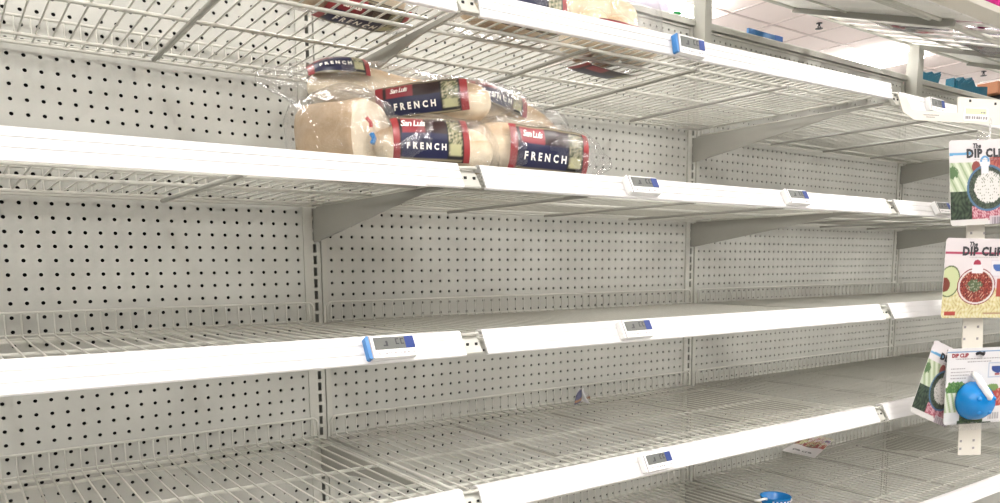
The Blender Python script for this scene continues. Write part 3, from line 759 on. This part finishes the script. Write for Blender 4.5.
mb = MB(); V = []; Fc = []
for j in range(9):
    for i in range(13):
        p = lfs(i/12, j/8); V.append((p[0], p[1]+.0006, p[2]-.0012))
for j in range(8):
    for i in range(12): Fc.append((j*13+i, j*13+i+1, (j+1)*13+i+1, (j+1)*13+i))
mb.add(V, Fc).build('card_backing', 'card', lf, smooth=True)
text_on('title_text', 'DIP CLIP', .019, lambda x, y: (lambda p: (p[0], p[1]-.001, p[2]+.0012))(lfs(.50+x/.12, .16-y/.19)), 'ink', lf, bold=.0006)
def art_cr(uu, vv):
    c = np.zeros(uu.shape+(3,)); c[:] = (.85, .83, .84); n = noise2(uu, vv, 9, 7)
    mk(c, (uu > .55) & (uu < .78), (.16, .17, .32)); mk(c, n > .5, (.55, .28, .12)); mk(c, (uu > .85), (.8, .8, .85)); return c
cr = thing('crumpled_wrapper', 'tiny crumpled white and blue wrapper by the back fence', 'wrapper', (.727, -.060, Z4+.0015))
def crs(a, b):
    th = a*math.pi*1.6; r = .021*(1-.8*b)+.006*math.sin(a*21+b*4)
    return (r*math.cos(th)*1.25, r*math.sin(th)*.8, .003+.034*b+.004*math.sin(a*17))
painted_sheet('foil', 26, 12, crs, art_cr, cr, smooth=False)

# ------------------------------------------------------------------ things on top of and behind the unit
t = thing('shelf_tag', 'light blue label strip lying on top of the cap rail', 'label', (1.552, -.002, TOPZ+.023))
MB().box(-.088, .088, -.003, .003, 0, .017).build('strip', 'sky', t)
MB().box(-.089, -.055, -.0038, .0038, 0, .0175).build('strip_end', mat('mid_blue', (.10, .27, .62), .4), t)
MB().box(.048, .089, -.0038, .0038, 0, .0175).build('strip_end', mat('mid_blue2', (.03, .16, .55), .4), t)
t = thing('green_tag', 'small green torn tag on the cap left of the near post', 'tag', (1.168, .03, TOPZ+.023))
MB().prism([(-.016,0),(.0,.003),(.010,.0),(.014,.016),(.028,.020),(.016,.027),(-.010,.024),(-.020,.010)], -.002, .002, 'y').build('paper', 'green', t)
def wrapped(label, x, y, w, d, h, m_, seed, nm='wrapped_package', cat='package'):
    t = thing(nm, label, cat, (x, y, .690+h/2), (0, 0, R(seed*7 % 20-10)))
    blob('wrapper', w, d, h/2, m_, t, e=3.4, endp=6, nu=22, nv=22, amp=.008, sc=14, seed=seed, ridge=.006)
wrapped('lavender wrapped package behind the cap at top, left of post', 1.285, .30, .22, .06, .140, 'lavender', 3)
def crate(label, x, w, h, m_, z0=.690, nm='carton', d=.10, y=.30):
    t = thing(nm, label, 'box', (x, y, z0))
    MB().bevbox(-w/2, w/2, -d/2, d/2, 0, h, .003).build('box_body', m_, t); MB().box(-w/2+.004, w/2-.004, -d/2-.0015, d/2+.0015, h*.45, h*.50).build('tape', m_, t)
def crumple(label, x, y, pts, m_):
    t = thing('teal_packet', label, 'packet', (x, y, .690))
    MB().prism(pts, -.02, .02, 'y').build('packet_body', m_, t); MB().prism([(p[0]*.9+.004, p[1]*.93) for p in pts], -.026, .026, 'y').build('packet_fold', m_, t)
crumple('dark teal crumpled packet just right of the far post', 3.18, .30, [(-.10,0),(.06,0),(.09,.13),(.115,.175),(.05,.155),(.03,.165),(-.02,.150),(-.08,.158)], 'teal')
crumple('larger dark teal crumpled packet left of the brown carton', 3.62, .30, [(-.20,0),(.16,0),(.165,.165),(.03,.150),(-.01,.190),(-.07,.165),(-.10,.180),(-.15,.150),(-.19,.165)], 'teal')
crate('black box under the brown carton at the far right', 3.98, .20, .135, 'black', nm='black_box')
crate('brown carton on a black box at the far right', 3.96, .26, .060, 'brown', z0=.825)
